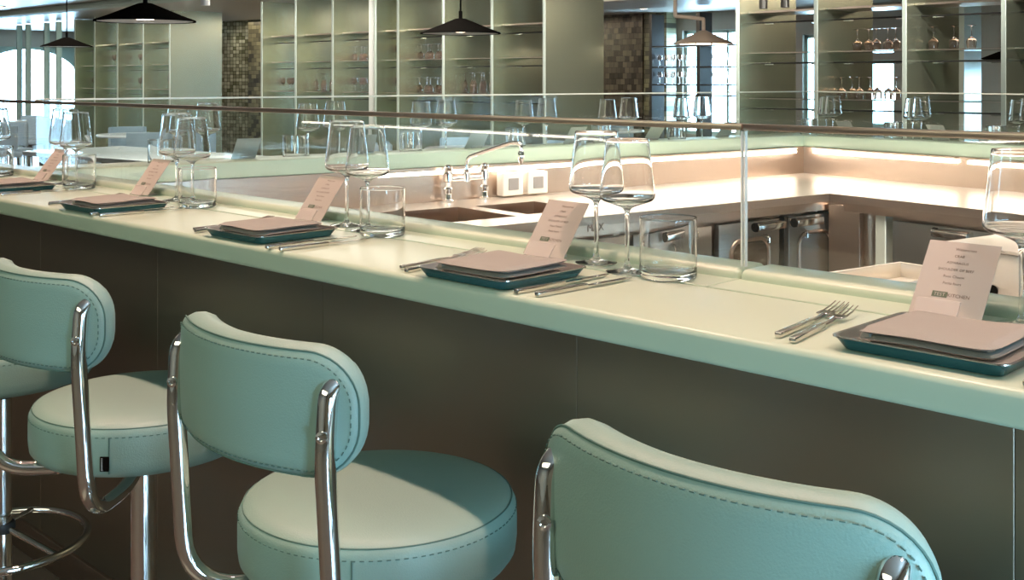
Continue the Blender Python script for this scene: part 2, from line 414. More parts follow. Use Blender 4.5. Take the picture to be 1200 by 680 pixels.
quad(wt(1.04, -.72), kc_f, kc_b, wt(1.04, -.006))
obj('top', bm, 'worksteel', wtop, False)
for t0, t1, o0, o1 in sinks:
    bm = bmesh.new(); c = wt((t0 + t1) / 2, (o0 + o1) / 2); a = math.atan2(ld.y, ld.x); L, W = t1 - t0, o1 - o0
    box(bm, (0, 0, -.17), (L, W, .004))
    for s in (-1, 1): box(bm, (s * L / 2, 0, -.085), (.004, W, .17)); box(bm, (0, s * W / 2, -.085), (L, .004, .17))
    obj('sink_bowl', bm, 'steel', wtop, False, (c.x, c.y, .899), (0, 0, a))
bm = flat([wl_f0 + Vector((0, 0)), kc_f, kc_f + ln * .012, wl_f0 + ln * .012], .835, .8995, 0)
obj('front_lip', bm, 'steel', wtop, False)
bm = flat([wl_f0 + ln * .06, kc_f + ln * .06, kc_f + ln * .10, wl_f0 + ln * .10], 0, .868)
obj('cabinet_front', bm, 'steel', wtop, False)
mx = text_bm('MAX', .035, 'CENTER', .0005)
c = ll(.912, -.7215)
obj('max_marking', mx, 'ink', wtop, False, (c.x, c.y, .85), (R(90), 0, math.atan2(ld.y, ld.x)))
wr = thing('worktop', 'pale steel kitchen worktop along the far wing', 'worktop')
t1 = 4.9
obj('top', flat([kc_f, kc_f + rd * 4.3, rr_(t1, -.006), kc_b], .868, .90), 'worksteel', wr, False)
obj('front_lip', flat([kc_f, kc_f + rd * 4.3, kc_f + rd * 4.3 + rn * .012, kc_f + rn * .012], .835, .8995), 'steel', wr, False)
obj('cabinet_front', flat([kc_f + rn * .06, kc_f + rd * 4.3 + rn * .06, kc_f + rd * 4.3 + rn * .10, kc_f + rn * .10], 0, .868), 'steel', wr, False)
obj('corner_post', B((kc_f.x + .065, kc_f.y + .05, .43), (.13, .13, .86), .003, 1, rz=R(8)), 'steel', wr)
obj('corner_post', B(((kc_f + rd * .24 + rn * .04).x, (kc_f + rd * .24 + rn * .04).y, .43), (.05, .05, .84), .003, 1, rz=R(-11)), 'edge', wr)

def rrect(w, h, r, n=6):
    pts = []
    for cx, cy, a0 in ((w / 2 - r, h / 2 - r, 0), (-w / 2 + r, h / 2 - r, 90), (-w / 2 + r, -h / 2 + r, 180), (w / 2 - r, -h / 2 + r, 270)):
        for k in range(n + 1): a = R(a0 + 90 * k / n); pts.append((cx + r * math.cos(a), cy + r * math.sin(a)))
    return pts
def kitchen_door(label, p, a, wd, window_=True, hx=.06, hw=.16):
    """door hangs below the lip: p = middle of its top edge, a = direction of its width, front faces local -y"""
    t = thing('oven_door', label, 'cabinet door', (p.x, p.y, 0), a, 'kitchen cabinet doors')
    obj('panel', B((0, -.012, .46), (wd, .024, .72), .003, 2), 'oven', t)
    if window_:
        pts = rrect(wd * .62, .50, .05)
        loop = [Vector((x, -.026, z + .50)) for x, z in pts]
        obj('window_frame', tube(loop, .008, 8, cyclic=True), 'steel', t)
        bm = bmesh.new(); bm.faces.new([bm.verts.new((x, -.0255, z + .50)) for x, z in pts])
        r = bmesh.ops.extrude_face_region(bm, geom=list(bm.faces)); bmesh.ops.translate(bm, vec=(0, .002, 0), verts=[v for v in r['geom'] if isinstance(v, bmesh.types.BMVert)])
        obj('window_glass', bm, 'ovenglass', t, False)
    h = obj('handle', B((hx, -.05, .80), (hw, .045, .028), .004, 2), 'cutlery', t)
    bm = lathe([(0, 0), (.018, 0), (.018, .012), (0, .012)], 16)
    obj('end_cap', bm, 'black', h, True, (hx - hw / 2 - .002, -.05, .80), (0, R(90), 0))
    obj('latch', tube(rounded([(hx, -.026, .765), (hx, -.05, .76), (hx, -.05, .735)], .01), .006, 8), 'chrome', t)
    return t
al = math.atan2(ld.y, ld.x)
def on_front(t, off=-.675): return ll(t, off)
# local -y must face into the pit: direction of width = +ld gives local y = outward normal
kitchen_door('dark steel oven door with rounded window, left of the other windowed door', ll(1.71, -.685), al, .345, True, .08)
kitchen_door('dark steel oven door with rounded window, beside the corner post', ll(2.10, -.685), al, .32, True, -.08)
kitchen_door('plain dark steel cabinet door under the left worktop, behind the near tumbler', ll(1.30, -.685), al, .40, False, 0)
kitchen_door('plain cabinet door under the left worktop, near the sinks', ll(.85, -.685), al, .44, False, 0)
ar = math.atan2(rd.y, rd.x)
c = kc_f + rd * .56 + rn * .035
kitchen_door('plain dark steel door under the far worktop with a flat bar handle', c, ar, .52, False, .02, .15)
c = kc_f + rd * 1.13 + rn * .035
kitchen_door('plain steel door under the far worktop at the right edge', c, ar, .52, False, .02, .15)

# faucet
fa = thing('faucet', 'chrome two-handle kitchen faucet with long angled spout', 'faucet', (*ll(.845, -.045), .90), al)
def pillar(x):
    return lathe([(0, 0), (.026, 0), (.026, .006), (.016, .012), (.014, .03), (.019, .034), (.019, .05), (.013, .056), (.013, .075), (.02, .082), (.02, .108), (.014, .115), (.017, .122), (.017, .135), (.008, .142), (0, .142)], 20, c=(x, 0, 0))
for x in (-.085, .085): 
    obj('pillar_valve', pillar(x), 'chrome', fa)
obj('crossbar', tube([(-.085, 0, .085), (.085, 0, .085)], .009), 'chrome', fa)
obj('hub', lathe([(0, 0), (.016, 0), (.016, .03), (.010, .034), (.012, .045), (0, .045)], 18, c=(0, 0, .075)), 'chrome', fa)
obj('spout', tube(rounded([(0, 0, .11), (0, 0, .165), (.10, -.16, .228), (.12, -.19, .224), (.12, -.19, .19)], [.03, .03, .03]), .0075), 'chrome', fa)
obj('nozzle', lathe([(0, -.05), (.006, -.05), (.012, -.03), (.012, -.008), (.009, 0), (0, 0)], 14, c=(.12, -.19, .196)), 'chrome', fa)

# wall control boxes
for k, (t, lab) in enumerate(((1.06, 'square cream control box with grey screen, nearer the faucet'), (1.185, 'square cream control box with grey screen, right of its twin'))):
    p = ll(t, -.03)
    q = thing('control_box', lab, 'control box', (p.x, p.y, .905), al, 'control boxes on the worktop')
    obj('housing', B((0, -.01, .047), (.102, .045, .090), .006, 3), 'device', q)
    obj('screen', B((0, -.034, .047), (.050, .003, .046), .001, 1), 'lcd', q)

# steel island with chest and tray
isl = thing('kitchen_island', 'low steel kitchen island standing behind the rightmost menu card', 'island', (-.95, 2.9, 0), R(-11))
obj('top', B((0, 0, .775), (1.15, 1.0, .03), .003, 1), 'worksteel', isl)
obj('body', B((0, 0, .38), (1.08, .94, .76), .003, 1), 'steel', isl)
ch = thing('steel_chest', 'boxy warm steel chest with an oval hand hole, right of centre in the kitchen', 'steel box', (-.925, 3.12, .7915), R(-11))
bm = B((0, 0, .07), (.62, .55, .14), .004, 2); obj('body', bm, 'worksteel', ch)
obj('lid', B((0, 0, .146), (.63, .56, .010), .003, 2), 'worksteel', ch)
bm = bmesh.new()
pts = rrect(.075, .028, .0135); bm.faces.new([bm.verts.new((-.19 + x, -.2765, .045 + z)) for x, z in pts])
obj('hand_hole', bm, 'black', ch, False)
obj('round_knob', lathe([(0, 0), (.012, 0), (.012, .015), (.03, .018), (.032, .03), (.02, .038), (0, .04)], 24), 'chrome', ch, True, (.13, -.275, .085), (R(90), 0, 0))
obj('vent', B((.14, -.277, .03), (.10, .004, .045), .001, 1), 'black', ch, False)
tr = thing('baking_tray', 'shallow pale steel tray with raised rim beside the steel chest', 'tray', (-1.372, 2.762, .792), R(-11))
bm = bmesh.new(); box(bm, (0, 0, .03), (.20, .40, .006))
for s in (-1, 1): box(bm, (s * .10, 0, .050), (.012, .412, .046), .004, 2); box(bm, (0, s * .20, .050), (.20, .012, .046), .004, 2)
for sx in (-1, 1):
    for sy in (-1, 1): box(bm, (sx * .07, sy * .16, .0137), (.03, .03, .0270))
obj('pan', bm, 'worksteel', tr)
# tall acrylic tongs / spoons in a rack on the island
ut = thing('serving_spoon', 'clear serving spoon standing behind the rightmost wine glass', 'spoon', (-.86, 2.78, .941), R(20))
obj('handle', tube(rounded([(0, 0, .0), (.01, 0, .05), (-.03, 0, .11)], .03), .004, 8), 'acrylic', ut)
obj('bowl', lathe([(0, 0), (.02, .008), (.024, .02), (.02, .045), (.01, .055), (0, .058)], 16), 'acrylic', ut, True, (-.035, 0, .10), (0, R(-15), 0))

# ---------------------------------------------------------------- bar stools
def make_stool(label):
    t = thing('bar_stool', label, 'bar stool', (0, 0, 0), 0, 'mint vinyl bar stools along the counter')
    rs = .205
    prof = [(0, .768), (.08, .7665), (.14, .7625), (.18, .7565), (.195, .7515), (.201, .746), (.2045, .738), (rs + .001, .72), (rs + .001, .69), (rs - .001, .674), (.196, .663), (.18, .657), (0, .656)]
    seat = obj('seat', lathe(prof, 64), 'vinyl', t)
    for r, z in ((.1985, .7488), (.2052, .7355)):
        n = 220; pts = [(r * math.cos(2 * math.pi * k / n), r * math.sin(2 * math.pi * k / n), z) for k in range(n)]
        bm = bmesh.new()
        if r < .2: tube(pts, .0011, 6, bm, cyclic=True)
        else:
            for k in range(0, n, 2): tube(pts[k:k + 1] + [pts[(k + 1) % n]], .0009, 5, bm)
        obj('seam_stitching', bm, 'seam', seat)
    a = R(-50.7)
    obj('side_seam', tube([((rs + .001) * math.cos(a + .035), (rs + .001) * math.sin(a + .035), z) for z in (.735, .72, .69, .672)], .0012, 6), 'seam', seat)
    tg = obj('brand_tag', B((0, 0, 0), (.016, .003, .026), .0006, 1), 'black', seat, False, ((rs + .002) * math.cos(a), (rs + .002) * math.sin(a), .69), (0, 0, a + R(90)))
    tx = text_bm('JOHANSON', .0042, 'CENTER', .0001)
    bmesh.ops.rotate(tx, cent=(0, 0, 0), matrix=Matrix.Rotation(R(90), 3, 'Z'), verts=tx.verts)
    bmesh.ops.rotate(tx, cent=(0, 0, 0), matrix=Matrix.Rotation(R(90), 3, 'X'), verts=tx.verts)
    bmesh.ops.translate(tx, vec=(-.003, -.0018, 0), verts=tx.verts)
    M.setdefault('whiteink', pbr('white_thread', (.8, .8, .8, 1), .6))
    ox = bpy.data.meshes.new('tag_text'); 
    # lettering is joined to the tag as a second material slot
    bm = bmesh.new(); bm.from_mesh(tg.data); nf = len(bm.faces)
    me2 = bpy.data.meshes.new('tmp'); tx.to_mesh(me2); tx.free(); bm.from_mesh(me2)
    bm.faces.ensure_lookup_table()
    for f in bm.faces[nf:]: f.material_index = 1
    bm.to_mesh(tg.data); bm.free(); tg.data.materials.append(M['whiteink']); bpy.data.meshes.remove(me2); bpy.data.meshes.remove(ox)
    # backrest: rounded pad bent round a vertical axis
    RR, W, H, T = .34, .43, .166, .052
    cy, cz = .095, .949
    bm = bmesh.new(); nu, nv = 44, 14
    def pad(u, v, side):
        """u, v in -1..1 on a rounded-rectangle pad, side +1 rear / -1 front"""
        rc = .072
        hw, hh = W / 2, H / 2
        # superellipse map of the square grid to a rounded rectangle
        x, z = u * hw, v * hh
        ax, az = abs(x) - (hw - rc), abs(z) - (hh - rc)
        if ax > 0 and az > 0:
            m = max(ax, az); l = math.hypot(ax, az) or 1
            ax, az = ax * m / l, az * m / l
            x = math.copysign(hw - rc + ax, x); z = math.copysign(hh - rc + az, z)
        ed = min(hw - abs(x), hh - abs(z))
        if abs(x) > hw - rc and abs(z) > hh - rc: ed = rc - math.hypot(abs(x) - (hw - rc), abs(z) - (hh - rc))
        ed = max(0, ed); r = .019
        k = 1 if ed > r else math.sqrt(max(0, 1 - (1 - ed / r) ** 2))
        tt = T / 2 - r + r * k
        tt += .004 * min(1, ed / .08)
        return x, z, tt * side
    def bend(x, z, tt):
        ph = x / RR; rad = RR + tt
        return Vector((math.sin(ph) * rad, cy - math.cos(ph) * rad, cz + z))
    def param(n):      # denser towards the ends
        return [math.sin(math.pi / 2 * (2 * i / n - 1)) * .55 + (2 * i / n - 1) * .45 for i in range(n + 1)]
    us, vs_ = param(nu), param(nv); grid = {}
    for side in (1, -1):
        for i, u in enumerate(us):
            for j, v in enumerate(vs_):
                grid[side, i, j] = bm.verts.new(bend(*pad(u, v, side)))
        for i in range(nu):
            for j in range(nv): bm.faces.new((grid[side, i, j], grid[side, i + 1, j], grid[side, i + 1, j + 1], grid[side, i, j + 1]))
    rim = [(i, 0) for i in range(nu)] + [(nu, j) for j in range(nv)] + [(i, nv) for i in range(nu, 0, -1)] + [(0, j) for j in range(nv, 0, -1)]
    for k in range(len(rim)):
        a_, b_ = rim[k], rim[(k + 1) % len(rim)]
        bm.faces.new((grid[1, a_[0], a_[1]], grid[1, b_[0], b_[1]], grid[-1, b_[0], b_[1]], grid[-1, a_[0], a_[1]]))
    back = obj('backrest', bm, 'vinyl', t)
    def outline(inset, tt, n=120):
        rc = .072 - inset; pts = rrect(W - 2 * inset, H - 2 * inset, rc, 10); out = []
        for k in range(len(pts)):
            p, q = Vector(pts[k]), Vector(pts[(k + 1) % len(pts)]); m = max(1, int((q - p).length / .0045))
            for s in range(m): v = p.lerp(q, s / m); out.append(bend(v.x, v.y, tt))
        return out
    obj('seam_piping', tube(outline(.0045, .0265 - .0062), .0013, 6, cyclic=True), 'seam', back)
    o2 = outline(.013, .0272); bm = bmesh.new()
    for k in range(0, len(o2) - 1, 2): tube([o2[k], o2[k + 1]], .0009, 5, bm)
    obj('seam_stitching', bm, 'seam', back)
    # chrome tubes
    for s in (-1, 1):
        x = s * .182
        pth = rounded([(s * .173, -.180, .992), (x, -.226, .988), (x, -.232, .90), (x, -.214, .625), (s * .09, -.09, .618), (s * .03, -.02, .64)], [.028, .03, .075, .04], 8)
        p = obj('back_tube', tube(pth, .0135, 18), 'chrome', t)
        obj('screw', lathe([(0, .0), (.0075, 0), (.0075, .004), (.004, .005), (.0035, .002), (0, .002)], 14), 'chrome', p, True, (x + .0122 * .57, -.2305 - .0122 * .82, .93), (R(90), 0, R(35)))
    obj('seat_hub', lathe([(0, .656), (.06, .656), (.06, .65), (.03, .645), (.03, .63), (0, .63)], 28), 'darkm', t)
    obj('collar', lathe([(0, .632), (.026, .632), (.027, .615), (0, .615)], 28), 'blackrub', t)
    obj('pole', lathe([(0, .62), (.0225, .62), (.0225, .03), (0, .03)], 28), 'chrome', t)
    fr = bmesh.new(); n = 64
    tube([(.19 * math.cos(2 * math.pi * k / n), .19 * math.sin(2 * math.pi * k / n), .275) for k in range(n)], .0095, 12, fr, cyclic=True)
    ring = obj('foot_ring', fr, 'chrome', t)
    obj('ring_collar', lathe([(0, .318), (.028, .318), (.030, .312), (.030, .302), (.028, .296), (0, .296)], 24), 'blackrub', ring)
    for k in range(3):
        a = R(15 + 120 * k)
        obj('spoke', tube([(.022 * math.cos(a), .022 * math.sin(a), .306), (.185 * math.cos(a), .185 * math.sin(a), .276)], .007, 10), 'chrome', ring)
    obj('base', lathe([(0, .035), (.03, .035), (.05, .022), (.12, .014), (.2, .010), (.212, .004), (.212, 0), (0, 0)], 48), 'chrome', t)
    return t
st = make_stool('mint vinyl bar stool in the middle, its whole round seat in view')
st.location = (-1.331, 1.068, 0)
dup(st, (-.592, 1.065, 0), 0, 'nearest mint vinyl bar stool, only its large backrest in view')
s2 = dup(st, (-2.06, 1.068, 0), R(4), 'mint vinyl bar stool directly left of the middle one, its seat half hidden')
[c for c in s2.children if c.name.startswith('seat') and 'hub' not in c.name][0].rotation_euler = (0, 0, R(1.3))
dup(st, (-2.75, 1.068, 0), R(2), 'farthest mint bar stool at the left edge, showing its foot ring')

# ---------------------------------------------------------------- table things
def hold(prof, d=.0015):
    """add loops close to the ends of long straight stretches, so shading stays flat between them"""
    out = [prof[0]]
    for a, b in zip(prof[:-1], prof[1:]):
        L = math.hypot(b[0] - a[0], b[1] - a[1])
        if L > 4 * d:
            for t in (d / L, 1 - d / L): out.append((a[0] + (b[0] - a[0]) * t, a[1] + (b[1] - a[1]) * t))
        out.append(b)
    return out
def smooth_prof(p, n=4):
    out = []
    for i in range(len(p) - 1):
        p0, p1, p2, p3 = p[max(0, i - 1)], p[i], p[i + 1], p[min(len(p) - 1, i + 2)]
        for k in range(n):
            t = k / n
            out.append(tuple(max(0, .5 * (2 * p1[c] + (p2[c] - p0[c]) * t + (2 * p0[c] - 5 * p1[c] + 4 * p2[c] - p3[c]) * t * t + (3 * p1[c] - p0[c] - 3 * p2[c] + p3[c]) * t ** 3)) for c in (0, 1)))
    out.append(p[-1]); return out
def glass_wine(seg=56, k=1.0):
    foot = [(.0, .0), (.033, .0), (.0342, .0010), (.0335, .0018)]
    o = foot + smooth_prof([(.0335, .0018), (.020, .0038), (.009, .0068), (.0046, .013), (.0036, .03), (.0034, .06), (.0036, .09), (.0052, .0995),
         (.011, .1045), (.026, .1098), (.0385, .1142), (.0432, .1185), (.0446, .124), (.0441, .132), (.0418, .150), (.0380, .180), (.0343, .2135)], 4)[1:] + [(.0341, .2142), (.0336, .2144)]
    i = [(.0333, .2140)] + smooth_prof([(.0333, .2133), (.0370, .180), (.0408, .150), (.0431, .132), (.0436, .1245), (.0423, .1196), (.0378, .1160), (.0255, .1114), (.0105, .1066), (.0, .1056)], 4)
    return lathe([(r * k, z) for r, z in o + i], seg)
def glass_tumbler(seg=56):
    return lathe(hold([(0, .0), (.036, .0), (.0405, .0012), (.0425, .004), (.0430, .008), (.0431, .012), (.0431, .0905), (.0429, .0915), (.0424, .0918), (.0419, .0915), (.0417, .0905), (.0416, .020), (.0408, .0135), (.0390, .0112), (.034, .0104), (0, .0102)]), seg)
def tray_bm(w=.196, d=.184):
    bm = bmesh.new(); loops = []
    for (ins, z, r) in ((.016, .0, .010), (.011, .001, .012), (.003, .0135, .014), (0, .0145, .015), (0, .0158, .015), (.0035, .0155, .014), (.0125, .0032, .012), (.018, .0020, .010)):
        loops.append([bm.verts.new((x, y, z)) for x, y in rrect(w - 2 * ins, d - 2 * ins, r, 5)])
    for q, (a, b) in enumerate(zip(loops[:-1], loops[1:])):
        n = len(a)
        for k in range(n):
            f = bm.faces.new((a[k], a[(k + 1) % n], b[(k + 1) % n], b[k])); f.material_index = 1 if q < 3 else 0
    bm.faces.new(loops[0][::-1]).material_index = 1; bm.faces.new(loops[-1]); return bm
def napkin_bm(seed=0):
    """linen folded three times: stacked layers that wrap round their left edge"""
    rnd = random.Random(seed); bm = bmesh.new(); W, D = .150, .138; nx, ny = 18, 14
    ph = rnd.uniform(0, 6)
    def lay(z0, th, dx, droop):
        gt, gb = {}, {}
        for i in range(nx + 1):
            for j in range(ny + 1):
                u, v = i / nx * 2 - 1, j / ny * 2 - 1
                x, y = u * W / 2, v * D / 2
                if abs(u) > .8 and abs(v) > .8:
                    x *= .985; y *= .985
                e = min(1, (1 - abs(u)) / .12, ) ; e2 = min(1, (1 - abs(v)) / .14)
                ed = math.sqrt(max(0, 1 - (1 - e) ** 2)) * math.sqrt(max(0, 1 - (1 - e2) ** 2))
                wv = .0010 * math.sin(3.1 * u + ph) * math.cos(2.3 * v + ph)
                top = z0 + th * .5 + th * .5 * ed + wv + (.003 * max(0, u) ** 2 * droop)
                bot = z0 + th * .5 - th * .5 * ed + wv + (.003 * max(0, u) ** 2 * droop)
                gt[i, j] = bm.verts.new((x + dx, y, top)); gb[i, j] = bm.verts.new((x + dx, y, bot))
        for i in range(nx):
            for j in range(ny):
                bm.faces.new((gt[i, j], gt[i + 1, j], gt[i + 1, j + 1], gt[i, j + 1])); bm.faces.new((gb[i, j], gb[i, j + 1], gb[i + 1, j + 1], gb[i + 1, j]))
        for i in range(nx):
            bm.faces.new((gb[i, 0], gb[i + 1, 0], gt[i + 1, 0], gt[i, 0])); bm.faces.new((gt[i, ny], gt[i + 1, ny], gb[i + 1, ny], gb[i, ny]))
        for j in range(ny):
            bm.faces.new((gt[0, j], gt[0, j + 1], gb[0, j + 1], gb[0, j])); bm.faces.new((gb[nx, j], gb[nx, j + 1], gt[nx, j + 1], gt[nx, j]))
    lay(.0, .0080, .003, 0); lay(.0080, .0075, -.001, .5); lay(.0155, .0085, .000, 1.0)
    # rolled left edge that closes the fold
    tube([(-.0685, -D / 2 * .93 + D * .93 * k / 8, .0118) for k in range(9)], [.006] + [.0112] * 7 + [.006], 10, bm)
    return bm
def fork_bm():
    bm = bmesh.new()
    box(bm, (0, .048, .0042), (.0085, .096, .0062), .0012, 2)
    tube(rounded([(0, .094, .0045), (0, .115, .0038), (0, .135, .0055)], .01), [.0036] * 9 if False else .0030, 8, bm)
    box(bm, (0, .146, .0062), (.021, .022, .0018), .0008, 1)
    for k in range(4):
        x = -.0088 + k * .00587
        tube([(x, .155, .0062), (x, .175, .0078), (x, .196, .0120)], [.0013, .0012, .0007], 6, bm)
    return bm
def knife_bm():
    bm = bmesh.new()
    box(bm, (0, .050, .0040), (.0090, .100, .0068), .0012, 2)
    pts = [(-.0040, .099), (.0042, .099), (.0060, .112), (.0066, .160), (.0045, .188), (-.0005, .200), (-.0038, .196), (-.0042, .15)]
    a = [bm.verts.new((x, y, .0028)) for x, y in pts]; b = [bm.verts.new((x, y, .0044)) for x, y in pts]
    bm.faces.new(a[::-1]); bm.faces.new(b)
    for i in range(len(pts)): j = (i + 1) % len(pts); bm.faces.new((a[i], a[j], b[j], b[i]))
    return bm
CW, CH, TILT = .092, .108, R(37)
MENU = [('Watercress', .0062), ('Crab', .0056), ('Asparagus', .0056), ('Shoulder of Beef', .0056), ('Rose Cheese', .0056), ('Petits fours', .0056)]
def card_mesh(text=True):
    bm = bmesh.new(); box(bm, (0, 0, CH / 2), (CW, .0008, CH)); n0 = len(bm.faces)
    if text:
        def put(s, size, x, z, al_='CENTER', mat=1):
            t = text_bm(s, size, al_, 0)
            bmesh.ops.rotate(t, cent=(0, 0, 0), matrix=Matrix.Rotation(R(90), 3, 'X'), verts=t.verts)
            bmesh.ops.translate(t, vec=(x, -.00065, z), verts=t.verts)
            me = bpy.data.meshes.new('tmp'); t.to_mesh(me); t.free(); k = len(bm.faces); bm.from_mesh(me); bpy.data.meshes.remove(me)
            bm.faces.ensure_lookup_table()
            for f in bm.faces[k:]: f.material_index = mat
        for k, (s, sz) in enumerate(MENU): put(s.upper() if k in (1, 2, 3) else s, sz * .92, -.002 if k else .004, .0955 - k * .0098)
        k = len(bm.faces); vs = box(bm, (-.0135, -.0005, .0318), (.0195, .0006, .0078)); bm.faces.ensure_lookup_table()
        for f in bm.faces[k:]: f.material_index = 2
        bm.verts.ensure_lookup_table()
        t = text_bm('TEST', .0068, 'CENTER', 0)
        bmesh.ops.rotate(t, cent=(0, 0, 0), matrix=Matrix.Rotation(R(90), 3, 'X'), verts=t.verts); bmesh.ops.translate(t, vec=(-.0135, -.00105, .0294), verts=t.verts)
        me = bpy.data.meshes.new('tmp'); t.to_mesh(me); t.free(); k = len(bm.faces); bm.from_mesh(me); bpy.data.meshes.remove(me); bm.faces.ensure_lookup_table()
        for f in bm.faces[k:]: f.material_index = 0
        put('KITCHEN', .0068, .0105, .0294, 'CENTER', 1)
    return bm
P_ = {}
def proto(key, name, bm, mat, **k):
    o = obj(name, bm, mat, None, **k); P_[key] = o; o['proto'] = 1; return o
proto('wine', 'wine_glass', glass_wine(), 'glass'); proto('tumbler', 'tumbler', glass_tumbler(), 'glass')
proto('tray', 'serving_tray', tray_bm(), 'tray').data.materials.append(M['teal']); proto('fork', 'fork', fork_bm(), 'cutlery'); proto('knife', 'knife', knife_bm(), 'cutlery')
for k in range(3): proto('napkin%d' % k, 'napkin', napkin_bm(k), 'cloth')
c_ = proto('card', 'menu_card', card_mesh(), 'paper', smooth=False); c_.data.materials.append(M['ink']); c_.data.materials.append(M['logo'])
proto('blank', 'menu_card', card_mesh(False), 'paper', smooth=False)
bm = bmesh.new()
r4 = Matrix.Rotation(-TILT, 4, 'X')
vs = box(bm, (0, 0, 0), (.056, .0025, .026)); bmesh.ops.translate(bm, vec=(0, -.003, .013), verts=vs); bmesh.ops.transform(bm, matrix=r4, verts=vs)
vs = box(bm, (0, 0, 0), (.056, .0025, .030)); bmesh.ops.translate(bm, vec=(0, .0028, .015), verts=vs); bmesh.ops.transform(bm, matrix=r4, verts=vs)
box(bm, (0, .018, .00125), (.056, .048, .0025))
proto('holder', 'card_holder', bm, 'acrylic', smooth=False)
wing_low = {}
def put(key, label, cat, x, y, z, rz=0, tilt=0, group=None, fr=None, sc=None):
    p = P_[key]
    if fr:                                # frame = (origin, angle)
        ox, oy, a = fr; x, y = ox + x * math.cos(a) - y * math.sin(a), oy + x * math.sin(a) + y * math.cos(a); rz += a
    if p.get('proto'): o = p; del o['proto']
    else: o = p.copy(); C.objects.link(o)
    o.location = (x, y, z); o.rotation_euler = (Matrix.Rotation(rz, 3, 'Z') @ Matrix.Rotation(tilt, 3, 'X')).to_euler()
    if sc: o.scale = sc
    tag(o, label, cat, group); return o
ZT = 1.0702
def place(who, tray=None, card=None, w1=None, w2=None, tum=None, nk=0, fk=None, kn=None, fr=None, cardkey='card', tk=.0):
    if tray:
        put('tray', 'square steel serving tray, sky reflection painted outside, of ' + who, 'tray', tray[0], tray[1], ZT, fr=fr, group='serving trays', rz=tk)
        put('napkin%d' % nk, 'folded taupe linen napkin on the tray of ' + who, 'napkin', tray[0] + .002, tray[1] - .002, ZT + .0022, fr=fr, group='folded napkins', rz=tk)
    if fk:
        put('fork', 'left steel forks of ' + who, 'fork', fk[0], fk[1] + .012, ZT, rz=R(7), fr=fr, group='forks')
        put('fork', 'right steel forks of ' + who, 'fork', fk[0] + .026, fk[1], ZT, rz=R(9), fr=fr, group='forks')
    if kn:
        put('knife', 'left steel knives of ' + who, 'knife', kn[0], kn[1], ZT, rz=R(0), fr=fr, group='knives')
        put('knife', 'right steel knives of ' + who, 'knife', kn[0] + .036, kn[1] + .004, ZT, rz=R(-2), fr=fr, group='knives')
    if card:
        put('holder', 'small clear card holder of ' + who, 'card holder', card[0] - .012, card[1], ZT, fr=fr, group='card holders')
        put(cardkey, 'leaning taupe menu card of ' + who, 'menu card', card[0], card[1], ZT + .003, tilt=-TILT, fr=fr, group='menu cards')
    if w1: put('wine', 'wine glass farther from the tumbler in ' + who, 'wine glass', w1[0], w1[1], ZT, fr=fr, group='wine glasses')
    if w2: put('wine', 'wine glass nearest the tumbler in ' + who, 'wine glass', w2[0], w2[1], ZT, rz=1, fr=fr, group='wine glasses', sc=(.97, .97, .965))
    if tum: put('tumbler', 'straight water tumbler of ' + who, 'tumbler', tum[0], tum[1], ZT, fr=fr, group='tumblers')
place('the rightmost near setting', (-.535, 1.232), (-.605, 1.375), (-.522, 1.405), (-.43, 1.385), (-.345, 1.39), 0, (-.70, 1.135), (-.415, 1.13))
place('the second near setting from the right', (-1.217, 1.213), (-1.293, 1.386), (-1.197, 1.410), (-1.107, 1.378), (-1.030, 1.380), 1, (-1.368, 1.130), (-1.102, 1.126))
place('the third near setting from the right', (-1.845, 1.218), (-1.980, 1.398), (-1.861, 1.410), (-1.771, 1.392), (-1.697, 1.370), 2, (-2.005, 1.135), (-1.705, 1.116))
place('the fourth near setting from the right', (-2.48, 1.215), (-2.72, 1.40), (-2.546, 1.410), (-2.455, 1.400), (-2.382, 1.372), 0, (-2.67, 1.135), (-2.397, 1.12))
place('the fifth near setting from the right', (-3.10, 1.225), (-3.32, 1.40), (-3.174, 1.410), (-3.083, 1.400), (-3.010, 1.375), 1, None, (-2.99, 1.14))
place('the leftmost near setting', (-3.80, 1.225), (-3.95, 1.398), (-3.746, 1.410), (-3.655, 1.402), (-3.58, 1.380), 2)
# settings on the wings, seen from the kitchen side
aw = math.atan2(-ld.y, -ld.x)
for k, t in enumerate((.02, .52, 1.02, 1.54, 2.02, 2.50)):
    p = ll(t, .115)
    who = 'the %s left-wing setting from the left' % ORD[k]
    place(who, None, (0, -.05), (.125, -.055), (.215, -.10), (.29, -.06), fr=(p.x, p.y, aw), cardkey='blank')
aw2 = math.atan2(-rd.y, -rd.x)
for k, t in enumerate((.16, .68, 1.22)):
    p = rr_(t, .115)
    who = 'the %s far-wing setting from the left' % ORD[k]
    place(who, None, (0, -.05), (.12, -.055), (.20, -.10), (.28, -.06), fr=(p.x, p.y, aw2), cardkey='blank')

